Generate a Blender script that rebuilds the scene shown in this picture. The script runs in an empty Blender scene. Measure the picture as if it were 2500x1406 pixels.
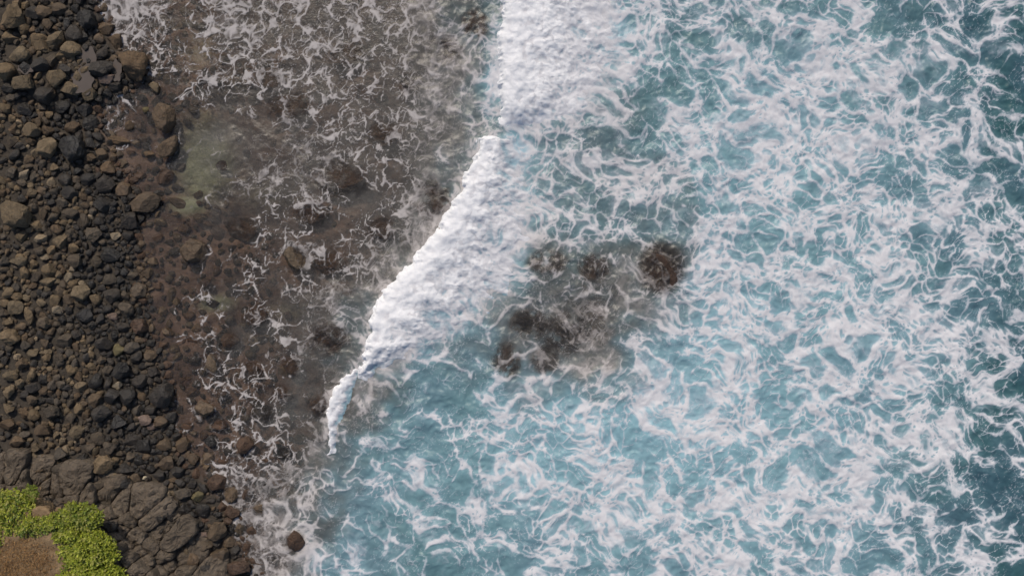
import bpy, bmesh, math, random
import numpy as np
from mathutils import Vector, Matrix

# ------------------------------------------------------------------ camera, sky, sun, exposure
scene = bpy.context.scene
S = 0.02                                   # metres per photo pixel at sea level
CAM_H = 40.0                               # the drone hangs this high, looking straight down
cam = bpy.data.cameras.new('camera')
cam.sensor_fit = 'HORIZONTAL'
cam.angle = 2*math.atan(25.0/CAM_H)
cam.clip_end = 2000
camo = bpy.data.objects.new('camera', cam)
scene.collection.objects.link(camo)
camo.location = (0, 0, CAM_H)
scene.camera = camo

SUN_EL, SUN_AZ = math.radians(48), math.radians(-16)      # azimuth from the top of the picture, to the right
world = bpy.data.worlds.new('World'); scene.world = world
world.use_nodes = True
wn = world.node_tree
sky = wn.nodes.new('ShaderNodeTexSky'); sky.sky_type = 'NISHITA'; sky.sun_disc = False
sky.sun_elevation = SUN_EL; sky.sun_rotation = SUN_AZ
sky.air_density = 1.0; sky.dust_density = 2.0
wn.links.new(sky.outputs[0], wn.nodes['Background'].inputs[0])
wn.nodes['Background'].inputs[1].default_value = 0.115
sl = bpy.data.lights.new('sun', 'SUN'); sl.energy = 3.2; sl.angle = math.radians(0.8); sl.color = (1.0, 0.90, 0.77)
so = bpy.data.objects.new('sun', sl); scene.collection.objects.link(so)
to_sun = Vector((math.sin(SUN_AZ)*math.cos(SUN_EL), math.cos(SUN_AZ)*math.cos(SUN_EL), math.sin(SUN_EL)))
so.rotation_euler = to_sun.to_track_quat('Z', 'Y').to_euler()
so.location = (0, 0, 60)
vs = scene.view_settings
vs.view_transform = 'Standard'; vs.look = 'None'; vs.gamma = 1.0; vs.use_curve_mapping = False
vs.exposure = -0.12
scene.cycles.max_bounces = 4; scene.cycles.diffuse_bounces = 2; scene.cycles.glossy_bounces = 2; scene.cycles.transparent_max_bounces = 6
scene.cycles.use_adaptive_sampling = True; scene.cycles.adaptive_threshold = 0.03
scene.cycles.caustics_reflective = False; scene.cycles.caustics_refractive = False

# ------------------------------------------------------------------ noise and sea fields
def P2X(px): return (px-1250.0)*S
def P2Y(py): return (703.0-py)*S
def sstep(a,b,x):
    t=np.clip((x-a)/(b-a),0,1); return t*t*(3-2*t)
_U=np.uint32
def _h(ix,iy,s):
    with np.errstate(over='ignore'):
        h=ix.view(_U)*_U(374761393)+iy.view(_U)*_U(668265263)+_U((s*2147483647)&0xffffffff)
        h=(h^(h>>_U(13)))*_U(1274126177)
        h=(h^(h>>_U(16)))*_U(2246822519)
    return h^(h>>_U(15))
def vnoise(x,y,s=0):
    x=np.asarray(x,np.float32); y=np.asarray(y,np.float32)
    ix=np.floor(x).astype(np.int32); iy=np.floor(y).astype(np.int32)
    fx=(x-ix).astype(np.float32); fy=(y-iy).astype(np.float32)
    ux=fx*fx*fx*(fx*(fx*6-15)+10); uy=fy*fy*fy*(fy*(fy*6-15)+10)
    def g(dx,dy):
        a=_h(ix+dx,iy+dy,s).astype(np.float32)*np.float32(2*math.pi/4294967296.0)
        return np.cos(a)*(fx-dx)+np.sin(a)*(fy-dy)
    n0=g(0,0); n1=g(1,0); n2=g(0,1); n3=g(1,1)
    a=n0+ux*(n1-n0); b=n2+ux*(n3-n2)
    return (a+uy*(b-a))*1.5              # about -1..1
def fbm(x,y,o=4,s=0,g=0.5):
    r=0; a=1; t=0
    for k in range(o):
        r=r+a*vnoise(x*2**k+17.3*k,y*2**k-9.1*k,s+k*31); t+=a; a*=g
    return r/t
def worley(x,y,s=0,jit=0.95,rad=0.0):
    x=np.asarray(x,np.float32); y=np.asarray(y,np.float32)
    ix=np.floor(x).astype(np.int32); iy=np.floor(y).astype(np.int32)
    f1=np.full(x.shape,9,np.float32); f2=f1.copy(); cid=np.zeros(x.shape,np.float32)
    for dx in (-1,0,1):
        for dy in (-1,0,1):
            h=_h(ix+dx,iy+dy,s)
            px=(ix+dx)+np.float32(0.5)+((h&_U(0xffff)).astype(np.float32)/np.float32(65535.0)-np.float32(0.5))*np.float32(jit)
            py=(iy+dy)+np.float32(0.5)+((h>>_U(16)).astype(np.float32)/np.float32(65535.0)-np.float32(0.5))*np.float32(jit)
            d=np.sqrt((x-px)**2+(y-py)**2)
            if rad: d=d-np.float32(rad/4095.0)*((h>>_U(4))&_U(0xfff)).astype(np.float32)
            d=d.astype(np.float32)
            n=d<f1
            f2=np.where(n,f1,np.minimum(f2,d))
            cid=np.where(n,((h>>_U(8))&_U(0xffff)).astype(np.float32)/np.float32(65535.0),cid); f1=np.where(n,d,f1)
    return f1,f2,cid
def grid_sample(G,x,y,x0,y0,st):
    u=np.clip((x-x0)/st,0,G.shape[1]-1.001); v=np.clip((y-y0)/st,0,G.shape[0]-1.001)
    i=u.astype(np.int32); j=v.astype(np.int32); fu=(u-i); fv=(v-j)
    return (G[j,i]*(1-fu)+G[j,i+1]*fu)*(1-fv)+(G[j+1,i]*(1-fu)+G[j+1,i+1]*fu)*fv
def smooth_map(rows,px,py):
    """bicubic-ish lookup of a table of digits, one per 100 photo pixels"""
    G=np.array([[int(c) for c in r] for r in rows],float)/9.0
    u=np.clip(px/100.0-0.5,0,G.shape[1]-1.001); v=np.clip(py/100.0-0.5,0,G.shape[0]-1.001)
    i=u.astype(int); j=v.astype(int); fu=u-i; fv=v-j
    fu=fu*fu*(3-2*fu); fv=fv*fv*(3-2*fv)
    return (G[j,i]*(1-fu)+G[j,i+1]*fu)*(1-fv)+(G[j+1,i]*(1-fu)+G[j+1,i+1]*fu)*fv
# foam cover by hundred-pixel squares of the sea (0 bare .. 9 solid)
COVER=["0065154333443987555664545 3".replace(" ",""),
       "0043233333454986668788744 2".replace(" ",""),
       "0021122232446974558876553 1".replace(" ",""),
       "0011102333337745668888754 1".replace(" ",""),
       "0000113312475558768786674 3".replace(" ",""),
       "0000002223588855686788776 4".replace(" ",""),
       "0000122134785344477678765 4".replace(" ",""),
       "0000122257763345887668753 3".replace(" ",""),
       "0000122246533446477778876 4".replace(" ",""),
       "0000122154334567887788765 4".replace(" ",""),
       "0000122233355655677677764 4".replace(" ",""),
       "0000034434345665677556764 2".replace(" ",""),
       "0000046544566778767677632 2".replace(" ",""),
       "0000037743346665676676674 3".replace(" ","")]
COVER=[r[:25] for r in COVER]
# how far the water hides the bottom (0 clear .. 9 opaque)
MURK=["2222233333456667777788899",
      "2222233333457667788888899",
      "2222233333457666788888999",
      "2222344433457666788889999",
      "2222444433456666688889999",
      "2222343333456666678889999",
      "2222333334566555578889999",
      "2222333455665545678899999",
      "2222333455665546778899999",
      "2222333446776666888899999",
      "2222233457888888888899999",
      "2222234567888888888999999",
      "2222244577888888888999999",
      "2222244577888888888999999"]
# pale air-filled water (0 deep .. 9 milky)
MILK=["1111111222233443233443211",
      "1111111222245444445554321",
      "1111111222356434456554321",
      "1111221222345434566655421",
      "1111221222456545566655432",
      "1111111123566444556655432",
      "1111111124666333455565432",
      "1111112235665334577665432",
      "1111122334544355787766531",
      "1111122334446778888766531",
      "1111123445557899988775431",
      "1111124555668888887765321",
      "1111124555556677777665321",
      "1111123554455566666665421"]
WAVES=[ # front edge and back edge of each broken wave, photo pixels (y, xfront, xback)
 [(-170,1230,1470),(0,1224,1470),(60,1212,1470),(150,1204,1455),(230,1214,1425),(300,1208,1390),(335,1202,1330),(362,1208,1250)],
 [(322,1205,1235),(340,1160,1240),(370,1160,1238),(400,1150,1245),(470,1116,1268),(550,1072,1258),(600,1035,1240),(640,1005,1222),(700,940,1200),(750,915,1150),(790,898,1100),(830,888,1035),(860,884,990),(900,874,930),(935,866,900),(970,856,882)],
 [(885,872,892),(910,856,884),(930,830,868),(960,806,850),(1000,797,838),(1040,797,826),(1075,799,820),(1105,800,818),(1130,780,800),(1165,755,775)]]
WAVEH=[0.46,0.50,0.26]
def wave_t(k,px,py):
    a=np.array(WAVES[k],float)
    xf=np.interp(py,a[:,0],a[:,1]); xb=np.interp(py,a[:,0],a[:,2])
    ins=sstep(a[0,0],a[0,0]+(25 if k else 5),py)*(1-sstep(a[-1,0]-(110,80,90)[k],a[-1,0],py))
    return xf,xb,ins
def wave_profile(k,px,py):
    xf,xb,ins=wave_t(k,px,py)
    w=np.maximum(xb-xf,8.0); t=(px-xf)/w
    rise=sstep(-8,34,px-xf) if k<2 else sstep(-4,12,px-xf)
    return WAVEH[k]*np.clip(w/(130.0,130.0,40.0)[k],.3,1)*rise*(1-sstep(0.05,1.25,t))*ins, t, px-xf, xb-px, ins

def rank01(Q):
    """spread a field evenly over 0..1 so that a threshold sets the share it covers"""
    q=np.quantile(Q[::3,::3].ravel(),np.linspace(0,1,257))
    return np.interp(Q,q,np.linspace(0,1,257)).astype(np.float32)
def box(G,n):
    for ax in (0,1):
        for _ in (0,1):
            P=np.concatenate([np.repeat(np.take(G,[0],ax),n+1,ax),G,np.repeat(np.take(G,[-1],ax),n,ax)],ax)
            C=np.cumsum(P,axis=ax,dtype=np.float64)
            m=G.shape[ax]
            G=(np.take(C,range(2*n+1,2*n+1+m),ax)-np.take(C,range(0,m),ax))/(2*n+1)
    return G
def sea_fields(X,Y,x0,y0,st,rocks=()):
    """height, foam, murk and milkiness of the sea over a regular grid"""
    px=X/S+1250; py=703-Y/S
    # drift of the surface: the curl of a stream function, followed back in steps
    psi=1.0*fbm(X*0.20,Y*0.20,2,5)+0.22*fbm(X*0.7,Y*0.7,2,9)
    ps2=0.050*fbm(X*1.9,Y*1.9,2,23)
    def drift(psi,n):
        gy,gx=np.gradient(psi,st); A=X; B=Y
        for k in range(n):
            A,B=A-0.13*grid_sample(gy,A,B,x0,y0,st), B+0.13*grid_sample(gx,A,B,x0,y0,st)
        return A,B
    A2,B2=drift(psi,3)
    A,B=drift(psi+ps2,7)
    warp=lambda a,b,s:(px+a*fbm(X*b,Y*b,3,s),py+a*fbm(X*b,Y*b,3,s+7))
    cover=smooth_map(COVER,*warp(50,.35,41))
    murk=smooth_map(MURK,*warp(105,.42,61))+.05*fbm(X*1.2,Y*1.2,3,69)
    milk=smooth_map(MILK,*warp(50,.4,71))
    H=0; behind=0
    for k in range(3):
        h,t,df,db,ins=wave_profile(k,px,py)
        H=H+h
        if k<2:
            behind=np.maximum(behind,ins*sstep(-70,5,-db)*(1-sstep(5,120+70*vnoise(Y*1.2,X*.4,3),-db)))
    H=box(np.asarray(H,float),int(round(.30/st)))
    sea=sstep(0.34,0.60,murk)
    ca,sa=math.cos(-0.5),math.sin(-0.5)
    A3=A2+0.75*vnoise(A2*.42,B2*.42,301)+.10*vnoise(A2*1.3,B2*1.3,303); B3=B2+0.75*vnoise(A2*.42,B2*.42,305)+.10*vnoise(A2*1.3,B2*1.3,307)
    p=(A3*ca+B3*sa); q=(-A3*sa+B3*ca)
    fine=fbm(A*3.0,B*3.0,4,97)
    mid=fbm(A2*1.2,B2*1.2,4,99)
    streak=fbm(p*0.8,q*2.8,4,95)
    # open sea: meandering bands of solid foam, cells between them, smaller cells in those
    band=rank01(1-np.abs(fbm(p*0.26,q*0.40,3,91))+0.32*fbm(p*.7,q*1.1,3,93))
    zone=sstep(-.12,.12,fbm(A2*.16,B2*.16,3,351))           # patches of wide cells and patches of small ones
    f1,f2,c1=worley(p*0.72+.03*fine,q*0.96+.04*mid,11,rad=.45); e1=f2-f1
    f1,f2,c1b=worley(p*1.30+.03*fine,q*1.65+.04*mid,14,rad=.45)
    e1=e1*zone+(f2-f1)*(1-zone); c1=np.where(zone>.5,c1,c1b)
    f1,f2,c2=worley(p*2.3+.05*fine,q*2.7,12,rad=.45); e2=f2-f1
    f1,f2,c3=worley(A3*4.8+.12*fine,B3*5.4,13,rad=.4); e3=f2-f1
    n1_=vnoise(A2*.7,B2*.7,311); n2_=vnoise(A2*1.0,B2*1.0,313)
    sub=sstep(.25,.6,c1)                        # some large cells are split again
    Q=np.maximum(1-0.80*e1,np.maximum((1-e2*1.05)*(0.64+0.30*sub),(1-e3*1.3)*(0.48+0.34*sstep(.4,.8,c2)*(.4+.6*band))))
    Q=rank01(Q+0.07*mid+0.04*fine)
    D=np.clip((cover-.55)*1.25+.405+0.25*behind+0.74*(band-0.5)+0.16*mid+0.12*streak,0.02,0.95)
    d=Q-(1-D)
    core=0.60*sstep(-0.05,0.06,d)+0.40*sstep(-0.02,0.50,d+0.14*streak+0.10*fine)
    # fine threads that split the open cells
    thr=(1-sstep(.0,.070+.04*n2_,e2))*sstep(-.15,.3,n1_+.25*c1)
    thr=np.maximum(thr,.85*(1-sstep(.0,.11,e3))*sstep(.0,.35,n2_+.2*c2-.1))
    # milky veil of bubbles, thinner in the middle of the cells
    V=sstep(.30,1.15,cover*.95+.60*(band-.45)+.28*streak+.32*mid+.20*fine)
    V=V*(1-.75*sstep(.10,.42,e1)*(.45+.55*c1))*(1-.40*sstep(.10,.40,e2))*.92
    k1,_,kc=worley((A3*ca+B3*sa)*2.3,(-A3*sa+B3*ca)*3.4,17)
    k2,_,kd=worley(A3*5.4+7,B3*6.2,18)
    holes=np.maximum((1-sstep(.55,1.0,k1/(.10+.34*kc)))*(kc>.45),(1-sstep(.5,1.0,k2/(.10+.34*kd)))*(kd>.5)*sstep(-.15,.2,mid))
    Fsea=1-(1-.92*core)*(1-V)*(1-.62*thr*sstep(.05,.3,cover))
    Fsea=Fsea*(1-.70*holes*sstep(-.35,.15,streak+.6*mid))
    # inside the reef: webs of thin threads, drifting in patches
    brk=fbm(A2*0.55,B2*0.55,3,111); brk2=fbm(A2*1.4,B2*1.4,3,113)
    Ar=A2+.10*fine+.34*mid; Br=B2+.10*vnoise(A2*3.1,B2*3.1,331)+.30*vnoise(A2*1.1,B2*1.1,333)+.12*vnoise(A2*2.3,B2*2.3,335)
    f1,f2,g1=worley(Ar*0.80+5,Br*0.80,15,rad=.4); r1=f2-f1
    f1,f2,g2=worley(Ar*1.9+5,Br*1.9,16,rad=.4); r2=f2-f1
    f1,f2,g3=worley(Ar*3.9+5,Br*3.9,19,rad=.4); r3=f2-f1
    dens=np.clip(cover*1.75+.75*cover**2+.55*brk+.30*brk2-.05,0.02,1.4)
    def line(r,w): return 1-sstep(.35,1.0,r/np.maximum(w,1e-3))
    tw=.70+1.3*brk2+.75*fine
    Fr=line(r1,.20*dens**1.1*np.clip(tw,.15,2))*sstep(.08,.35,dens)
    Fr=np.maximum(Fr,line(r2,.26*dens**1.2*np.clip(tw,.1,2))*sstep(.15,.5,dens+.35*(g1-.5))*.92)
    Fr=np.maximum(Fr,line(r3,.26*dens**1.2*np.clip(tw-.1,.05,2))*sstep(.30,.70,dens+.5*(g2-.5))*.72)
    Fr=np.maximum(Fr,sstep(.68,1.25,dens+.35*fine+.3*mid)*.62*(1-.7*sstep(.12,.40,r2)*(g2>.3))*(1-.6*sstep(.15,.5,r1)*(g1>.4)))
    Fr=np.maximum(Fr,.08*sstep(.35,1.05,dens+.35*mid+.3*streak)*(1-.6*sstep(.1,.5,r1)))
    spk=sstep(.42,.60,fbm(A*5.5,B*5.5,2,131))*sstep(.05,.5,dens)
    Fr=np.clip(np.maximum(Fr*(.72+.28*sstep(-.4,.3,fine)),spk*.5),0,1)
    F=Fr*(1-sea)+Fsea*sea
    # wash trailing behind the broken waves, torn rings round the stones
    bw=fbm(p*0.9,q*3.2,4,141)+.5*fine
    for k in range(3):
        h_,t_,df_,db_,in_=wave_profile(k,px,py)
        fr_=in_*sstep(-42-22*mid,-2,df_)*(df_<30)
        F=np.maximum(F,sstep(.55,1.05,fr_*.80+.75*fine+.55*mid+.05)*.88)
    F=np.maximum(F,sstep(0.45,1.25,behind+0.55*bw)*0.9)
    for (rx,ry,rr,am) in rocks:
        m=(np.abs(px-rx)<rr*2+40)&(np.abs(py-ry)<rr*2+40)
        if not m.any(): continue
        dd=np.hypot(px[m]-rx,py[m]-ry)+rr*.7*mid[m]+rr*.4*fine[m]-rr*.1
        ring=np.exp(-((dd-rr*1.08)/(0.14*rr+3))**2)
        F[m]=np.maximum(F[m],sstep(.25,.7,ring*(0.42+.9*brk[m]+.9*fine[m]+.5*streak[m])*am*1.3)*.85*sstep(-.35,.25,vnoise(X[m]*1.1+rx,Y[m]*1.1,341)))
    F=np.clip(F,0,1)
    soft=box(F,int(round(.22/st)))
    milk=np.clip(milk*0.80+.03*sea+0.45*behind+0.42*(soft-0.35)*sea+.10*mid*sea,0,1)
    swell=0.09*np.sin(0.55*X+0.35*Y+1.5*fbm(X*.1,Y*.1,2,161))+0.05*np.sin(1.1*X-0.5*Y+2*fbm(X*.2,Y*.2,2,163))
    chop=0.16*fbm(X*.8,Y*.8,3,165)+0.045*(1-2*np.abs(fbm(A2*1.5,B2*1.5,3,167)))
    calm=0.22+0.78*sea
    z=calm*(swell+chop)+0.5*H+box(F,1)*(0.012+0.022*sea)+0.012*sea*F*fine
    return dict(z=z,foam=F,murk=murk,milk=milk,H=H)

# ------------------------------------------------------------------ helpers
COL = scene.collection
rng = np.random.default_rng(7)
def at(px, py, z=0.0):
    k = (CAM_H-z)/CAM_H
    return ((px-1250)*S*k, (703-py)*S*k)
def tag(o, label=None, cat=None, group=None, kind=None):
    if label: o['label'] = label
    if cat: o['category'] = cat
    if group: o['group'] = group
    if kind: o['kind'] = kind
    return o
def link(name, me, parent=None, mat=None):
    o = bpy.data.objects.new(name, me); COL.objects.link(o)
    if parent is not None: o.parent = parent
    if mat is not None and me is not None and not me.materials: me.materials.append(mat)
    return o
def mesh_np(name, V, Fc, smooth=True, attrs=None, colors=None):
    """mesh from numpy arrays; Fc is (n,3) or (n,4)"""
    me = bpy.data.meshes.new(name)
    V = np.asarray(V, np.float32); Fc = np.asarray(Fc, np.int32); n, k = Fc.shape
    me.vertices.add(len(V)); me.vertices.foreach_set('co', V.ravel())
    me.loops.add(n*k); me.loops.foreach_set('vertex_index', Fc.ravel())
    me.polygons.add(n); me.polygons.foreach_set('loop_start', np.arange(0, n*k, k, dtype=np.int32))
    me.polygons.foreach_set('use_smooth', np.full(n, smooth))
    me.update(calc_edges=True)
    for nm, a in (attrs or {}).items():
        at_ = me.attributes.new(nm, 'FLOAT', 'POINT'); at_.data.foreach_set('value', np.asarray(a, np.float32).ravel())
    for nm, a in (colors or {}).items():
        at_ = me.attributes.new(nm, 'FLOAT_COLOR', 'POINT'); at_.data.foreach_set('color', np.asarray(a, np.float32).ravel())
    return me
def grid_faces(nx, ny, keep=None):
    i = np.arange(nx-1); j = np.arange(ny-1); I, J = np.meshgrid(i, j)
    a = J*nx+I
    Fc = np.stack([a, a+1, a+1+nx, a+nx], -1).reshape(-1, 4)
    return Fc if keep is None else Fc[keep.reshape(-1)]
class NT:
    """small node-graph writer"""
    def __init__(s, name):
        s.m = bpy.data.materials.new(name); s.m.use_nodes = True; s.t = s.m.node_tree
        s.t.nodes.clear(); s.out = s.t.nodes.new('ShaderNodeOutputMaterial')
    def n(s, typ, ins=None, **kw):
        nd = s.t.nodes.new(typ)
        for k, v in kw.items(): setattr(nd, k, v)
        for k, v in (ins or {}).items():
            sock = nd.inputs[k]
            if isinstance(v, bpy.types.NodeSocket): s.t.links.new(v, sock)
            else: sock.default_value = v
        return nd
    def attr(s, name, color=False):
        nd = s.n('ShaderNodeAttribute', attribute_name=name); return nd.outputs['Color' if color else 'Fac']
    def math(s, op, a, b=0.0, c=0.0, clamp=False):
        nd = s.n('ShaderNodeMath', {0: a, 1: b, 2: c}, operation=op); nd.use_clamp = clamp; return nd.outputs[0]
    def mr(s, v, a, b, c=0.0, d=1.0, smooth=True):
        nd = s.n('ShaderNodeMapRange', {0: v, 1: a, 2: b, 3: c, 4: d}); nd.interpolation_type = 'SMOOTHSTEP' if smooth else 'LINEAR'; return nd.outputs[0]
    def mix(s, f, a, b, blend='MIX'):
        nd = s.n('ShaderNodeMix', data_type='RGBA', blend_type=blend)
        for sock, v in ((nd.inputs[0], f), (nd.inputs[6], a), (nd.inputs[7], b)):
            if isinstance(v, bpy.types.NodeSocket): s.t.links.new(v, sock)
            else: sock.default_value = (*v, 1) if isinstance(v, tuple) and len(v) == 3 else v
        return nd.outputs[2]
    def noise(s, vec, scale, detail=4, rough=0.55, dist=0.0):
        return s.n('ShaderNodeTexNoise', {'Vector': vec, 'Scale': scale, 'Detail': detail, 'Roughness': rough, 'Distortion': dist}).outputs[0]
    def pos(s): return s.n('ShaderNodeNewGeometry').outputs['Position']
    def mixsh(s, f, a, b): return s.n('ShaderNodeMixShader', {0: f, 1: a, 2: b}).outputs[0]
    def bump(s, h, strength, dist): return s.n('ShaderNodeBump', {'Height': h, 'Strength': strength, 'Distance': dist}).outputs[0]
    def done(s, sh): s.t.links.new(sh, s.out.inputs[0]); return s.m

# ------------------------------------------------------------------ materials
def mat_water():
    t = NT('sea_water'); P = t.pos()
    foam = t.attr('foam'); murk = t.attr('murk'); milk = t.attr('milk')
    thick = t.mr(foam, 0.95, 1.25, 1.0, 0.35)
    n1 = t.noise(P, 7.0, 5, 0.62); n2 = t.noise(P, 26.0, 3, 0.6)
    mk = t.mr(murk, 0.46, 0.76)
    reef = (0.082, 0.069, 0.060, 1)
    hue = t.mr(t.noise(P, 0.16, 3, 0.6), 0.38, 0.62)
    deep = t.mix(t.mr(murk, 0.62, 1.0), t.mix(hue, (0.070, 0.138, 0.142, 1), (0.088, 0.140, 0.165, 1)), t.mix(hue, (0.036, 0.098, 0.108, 1), (0.042, 0.094, 0.122, 1)))
    body = t.mix(mk, reef, deep)
    body = t.mix(t.math('MULTIPLY', milk, 0.95, clamp=True), body, t.mix(mk, (0.26, 0.29, 0.28, 1), (0.28, 0.47, 0.54, 1)))
    bumpw = t.bump(t.math('ADD', n1, t.math('MULTIPLY', n2, 0.4)), 0.35, 0.05)
    dif = t.n('ShaderNodeBsdfDiffuse', {'Color': body, 'Normal': bumpw}).outputs[0]
    clr = t.n('ShaderNodeBsdfTransparent', {'Color': (0.90, 0.87, 0.82, 1)}).outputs[0]
    hide = t.attr('hide')
    w = t.mixsh(hide, clr, dif)
    gl = t.n('ShaderNodeBsdfGlossy', {'Color': (1, 1, 1, 1), 'Roughness': 0.30, 'Normal': bumpw}).outputs[0]
    fr = t.n('ShaderNodeFresnel', {'IOR': 1.33, 'Normal': bumpw}).outputs[0]
    w = t.mixsh(fr, w, gl)
    # foam: torn edges, uneven thickness
    e = t.math('ADD', foam, t.math('MULTIPLY', t.math('SUBTRACT', n1, 0.5), t.mr(foam, 0.02, 0.5, 0.0, 0.55)))
    e = t.math('ADD', e, t.math('MULTIPLY', t.math('SUBTRACT', n2, 0.5), t.mr(foam, 0.02, 0.5, 0.0, 0.35)))
    a = t.mr(e, 0.06, 0.95, 0.0, 1.0, smooth=False)
    fcol = t.mix(t.mr(foam, 0.35, 1.0), t.mix(mk, (0.33, 0.305, 0.295, 1), (0.46, 0.50, 0.56, 1)), t.mix(mk, (0.46, 0.43, 0.42, 1), (0.60, 0.60, 0.625, 1)))
    fcol = t.mix(t.mr(foam, 1.0, 1.3), fcol, (0.74, 0.745, 0.765, 1))
    fb = t.bump(t.math('ADD', t.math('MULTIPLY', e, 0.7), t.math('MULTIPLY', n2, 0.5)), t.math('MULTIPLY', thick, 0.30), 0.05)
    fs = t.n('ShaderNodeBsdfDiffuse', {'Color': fcol, 'Roughness': 0.3, 'Normal': fb}).outputs[0]
    return t.done(t.mixsh(a, w, fs))
def mat_rock(name, src):
    """src: 'object' takes tone and wetness from the object's colour, 'attr' from the mesh"""
    t = NT(name)
    if src == 'object':
        oi = t.n('ShaderNodeObjectInfo'); col = oi.outputs['Color']; wet = oi.outputs['Alpha']
        rnd = oi.outputs['Random']
        tc = t.n('ShaderNodeTexCoord').outputs['Object']
        vec = t.n('ShaderNodeVectorMath', {0: t.pos(), 1: (0.3, 0.7, 0.2)}, operation='ADD').outputs[0]
    else:
        nd = t.n('ShaderNodeAttribute', attribute_name='tone'); col = nd.outputs['Color']; wet = nd.outputs['Alpha']
        vec = t.pos()
    n1 = t.noise(vec, 2.6, 6, 0.65); n2 = t.noise(vec, 11.0, 5, 0.65); n3 = t.noise(vec, 38.0, 3, 0.6)
    cr = t.n('ShaderNodeTexVoronoi', {'Vector': t.n('ShaderNodeVectorMath', {0: vec, 1: t.n('ShaderNodeVectorMath', {0: t.n('ShaderNodeTexNoise', {'Vector': vec, 'Scale': 3.0, 'Detail': 3}).outputs[1], 3: 0.35}, operation='SCALE').outputs[0]}, operation='ADD').outputs[0], 'Scale': 2.2}, feature='DISTANCE_TO_EDGE').outputs[0]
    crack = t.mr(cr, 0.0, 0.035, 1.0, 0.0)
    v = t.math('ADD', t.mr(n1, 0.25, 0.75, 0.66, 1.22, False), t.mr(n2, 0.3, 0.7, -0.22, 0.22, False))
    c = t.mix(1.0, col, t.n('ShaderNodeCombineColor', {0: v, 1: v, 2: v}).outputs[0], 'MULTIPLY')
    c = t.mix(t.math('MULTIPLY', t.mr(n2, 0.52, 0.66), 0.35), c, t.mix(1.0, c, (1.25, 1.05, 0.72, 1), 'MULTIPLY'))
    h = t.math('ADD', t.math('MULTIPLY', n2, 0.8), t.math('MULTIPLY', n3, 0.35))
    h = t.math('SUBTRACT', h, t.math('MULTIPLY', crack, 0.5))
    b = t.bump(h, 0.75, 0.10)
    rough = t.math('ADD', t.mr(wet, 0.0, 1.0, 0.92, 0.34, False), t.mr(n2, 0.3, 0.7, -0.10, 0.10, False), clamp=True)
    p = t.n('ShaderNodeBsdfPrincipled', {'Base Color': c, 'Roughness': rough, 'Normal': b, 'Specular IOR Level': t.mr(wet, 0, 1, 0.15, 0.55, False)})
    return t.done(p.outputs[0])
def mat_ground():
    t = NT('ground'); P = t.pos()
    sand = t.attr('sand'); land = t.attr('land')
    n1 = t.noise(P, 0.55, 6, 0.62, 0.4); n2 = t.noise(P, 3.2, 6, 0.65); n3 = t.noise(P, 14.0, 4, 0.6)
    reef = t.mix(t.mr(n1, 0.35, 0.68), (0.080, 0.054, 0.046, 1), (0.215, 0.150, 0.122, 1))
    reef = t.mix(t.math('MULTIPLY', t.mr(n2, 0.48, 0.70), 0.6), reef, (0.20, 0.135, 0.10, 1))
    reef = t.mix(t.mr(n2, 0.46, 0.30), reef, (0.050, 0.040, 0.034, 1))
    s = t.mr(t.math('ADD', sand, t.math('MULTIPLY', t.math('SUBTRACT', n2, 0.5), 0.7)), 0.15, 0.95)
    c = t.mix(s, reef, t.mix(t.mr(n3, 0.3, 0.7), (0.22, 0.25, 0.18, 1), (0.30, 0.32, 0.23, 1)))
    c = t.mix(land, c, t.mix(n2, (0.030, 0.026, 0.022, 1), (0.085, 0.070, 0.055, 1)))
    b = t.bump(t.math('ADD', n2, t.math('MULTIPLY', n3, 0.5)), 0.8, 0.12)
    p = t.n('ShaderNodeBsdfPrincipled', {'Base Color': c, 'Roughness': 0.9, 'Normal': b, 'Specular IOR Level': 0.2})
    return t.done(p.outputs[0])
def mat_leaf(name, trans=0.35, rough=0.5):
    t = NT(name); c = t.attr('tone', True)
    d = t.n('ShaderNodeBsdfPrincipled', {'Base Color': c, 'Roughness': rough, 'Specular IOR Level': 0.35}).outputs[0]
    tr = t.n('ShaderNodeBsdfTranslucent', {'Color': c}).outputs[0]
    return t.done(t.mixsh(trans, d, tr))
def mat_pool():
    t = NT('tide_pool_water'); P = t.pos(); n = t.noise(P, 1.6, 4)
    c = t.mix(n, (0.085, 0.070, 0.060, 1), (0.12, 0.100, 0.086, 1))
    p = t.n('ShaderNodeBsdfPrincipled', {'Base Color': c, 'Roughness': 0.06, 'IOR': 1.33, 'Normal': t.bump(t.noise(P, 6.0, 2), 0.06, 0.02)})
    return t.done(p.outputs[0])
def mat_soil():
    t = NT('dry_soil'); P = t.pos(); n = t.noise(P, 2.2, 6, 0.65); n2 = t.noise(P, 20, 4)
    c = t.mix(t.mr(n, .3, .7), (0.15, 0.098, 0.052, 1), (0.27, 0.185, 0.10, 1))
    p = t.n('ShaderNodeBsdfPrincipled', {'Base Color': c, 'Roughness': 0.95, 'Normal': t.bump(t.math('ADD', n, n2), 0.7, 0.08)})
    return t.done(p.outputs[0])
M_WATER = mat_water(); M_ROCK = mat_rock('rock_face', 'object'); M_ROCKS = mat_rock('rock_face_small', 'attr')
M_GROUND = mat_ground(); M_LEAF = mat_leaf('leaf'); M_STRAW = mat_leaf('straw', 0.2, 0.8); M_POOL = mat_pool(); M_SOIL = mat_soil()

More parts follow.
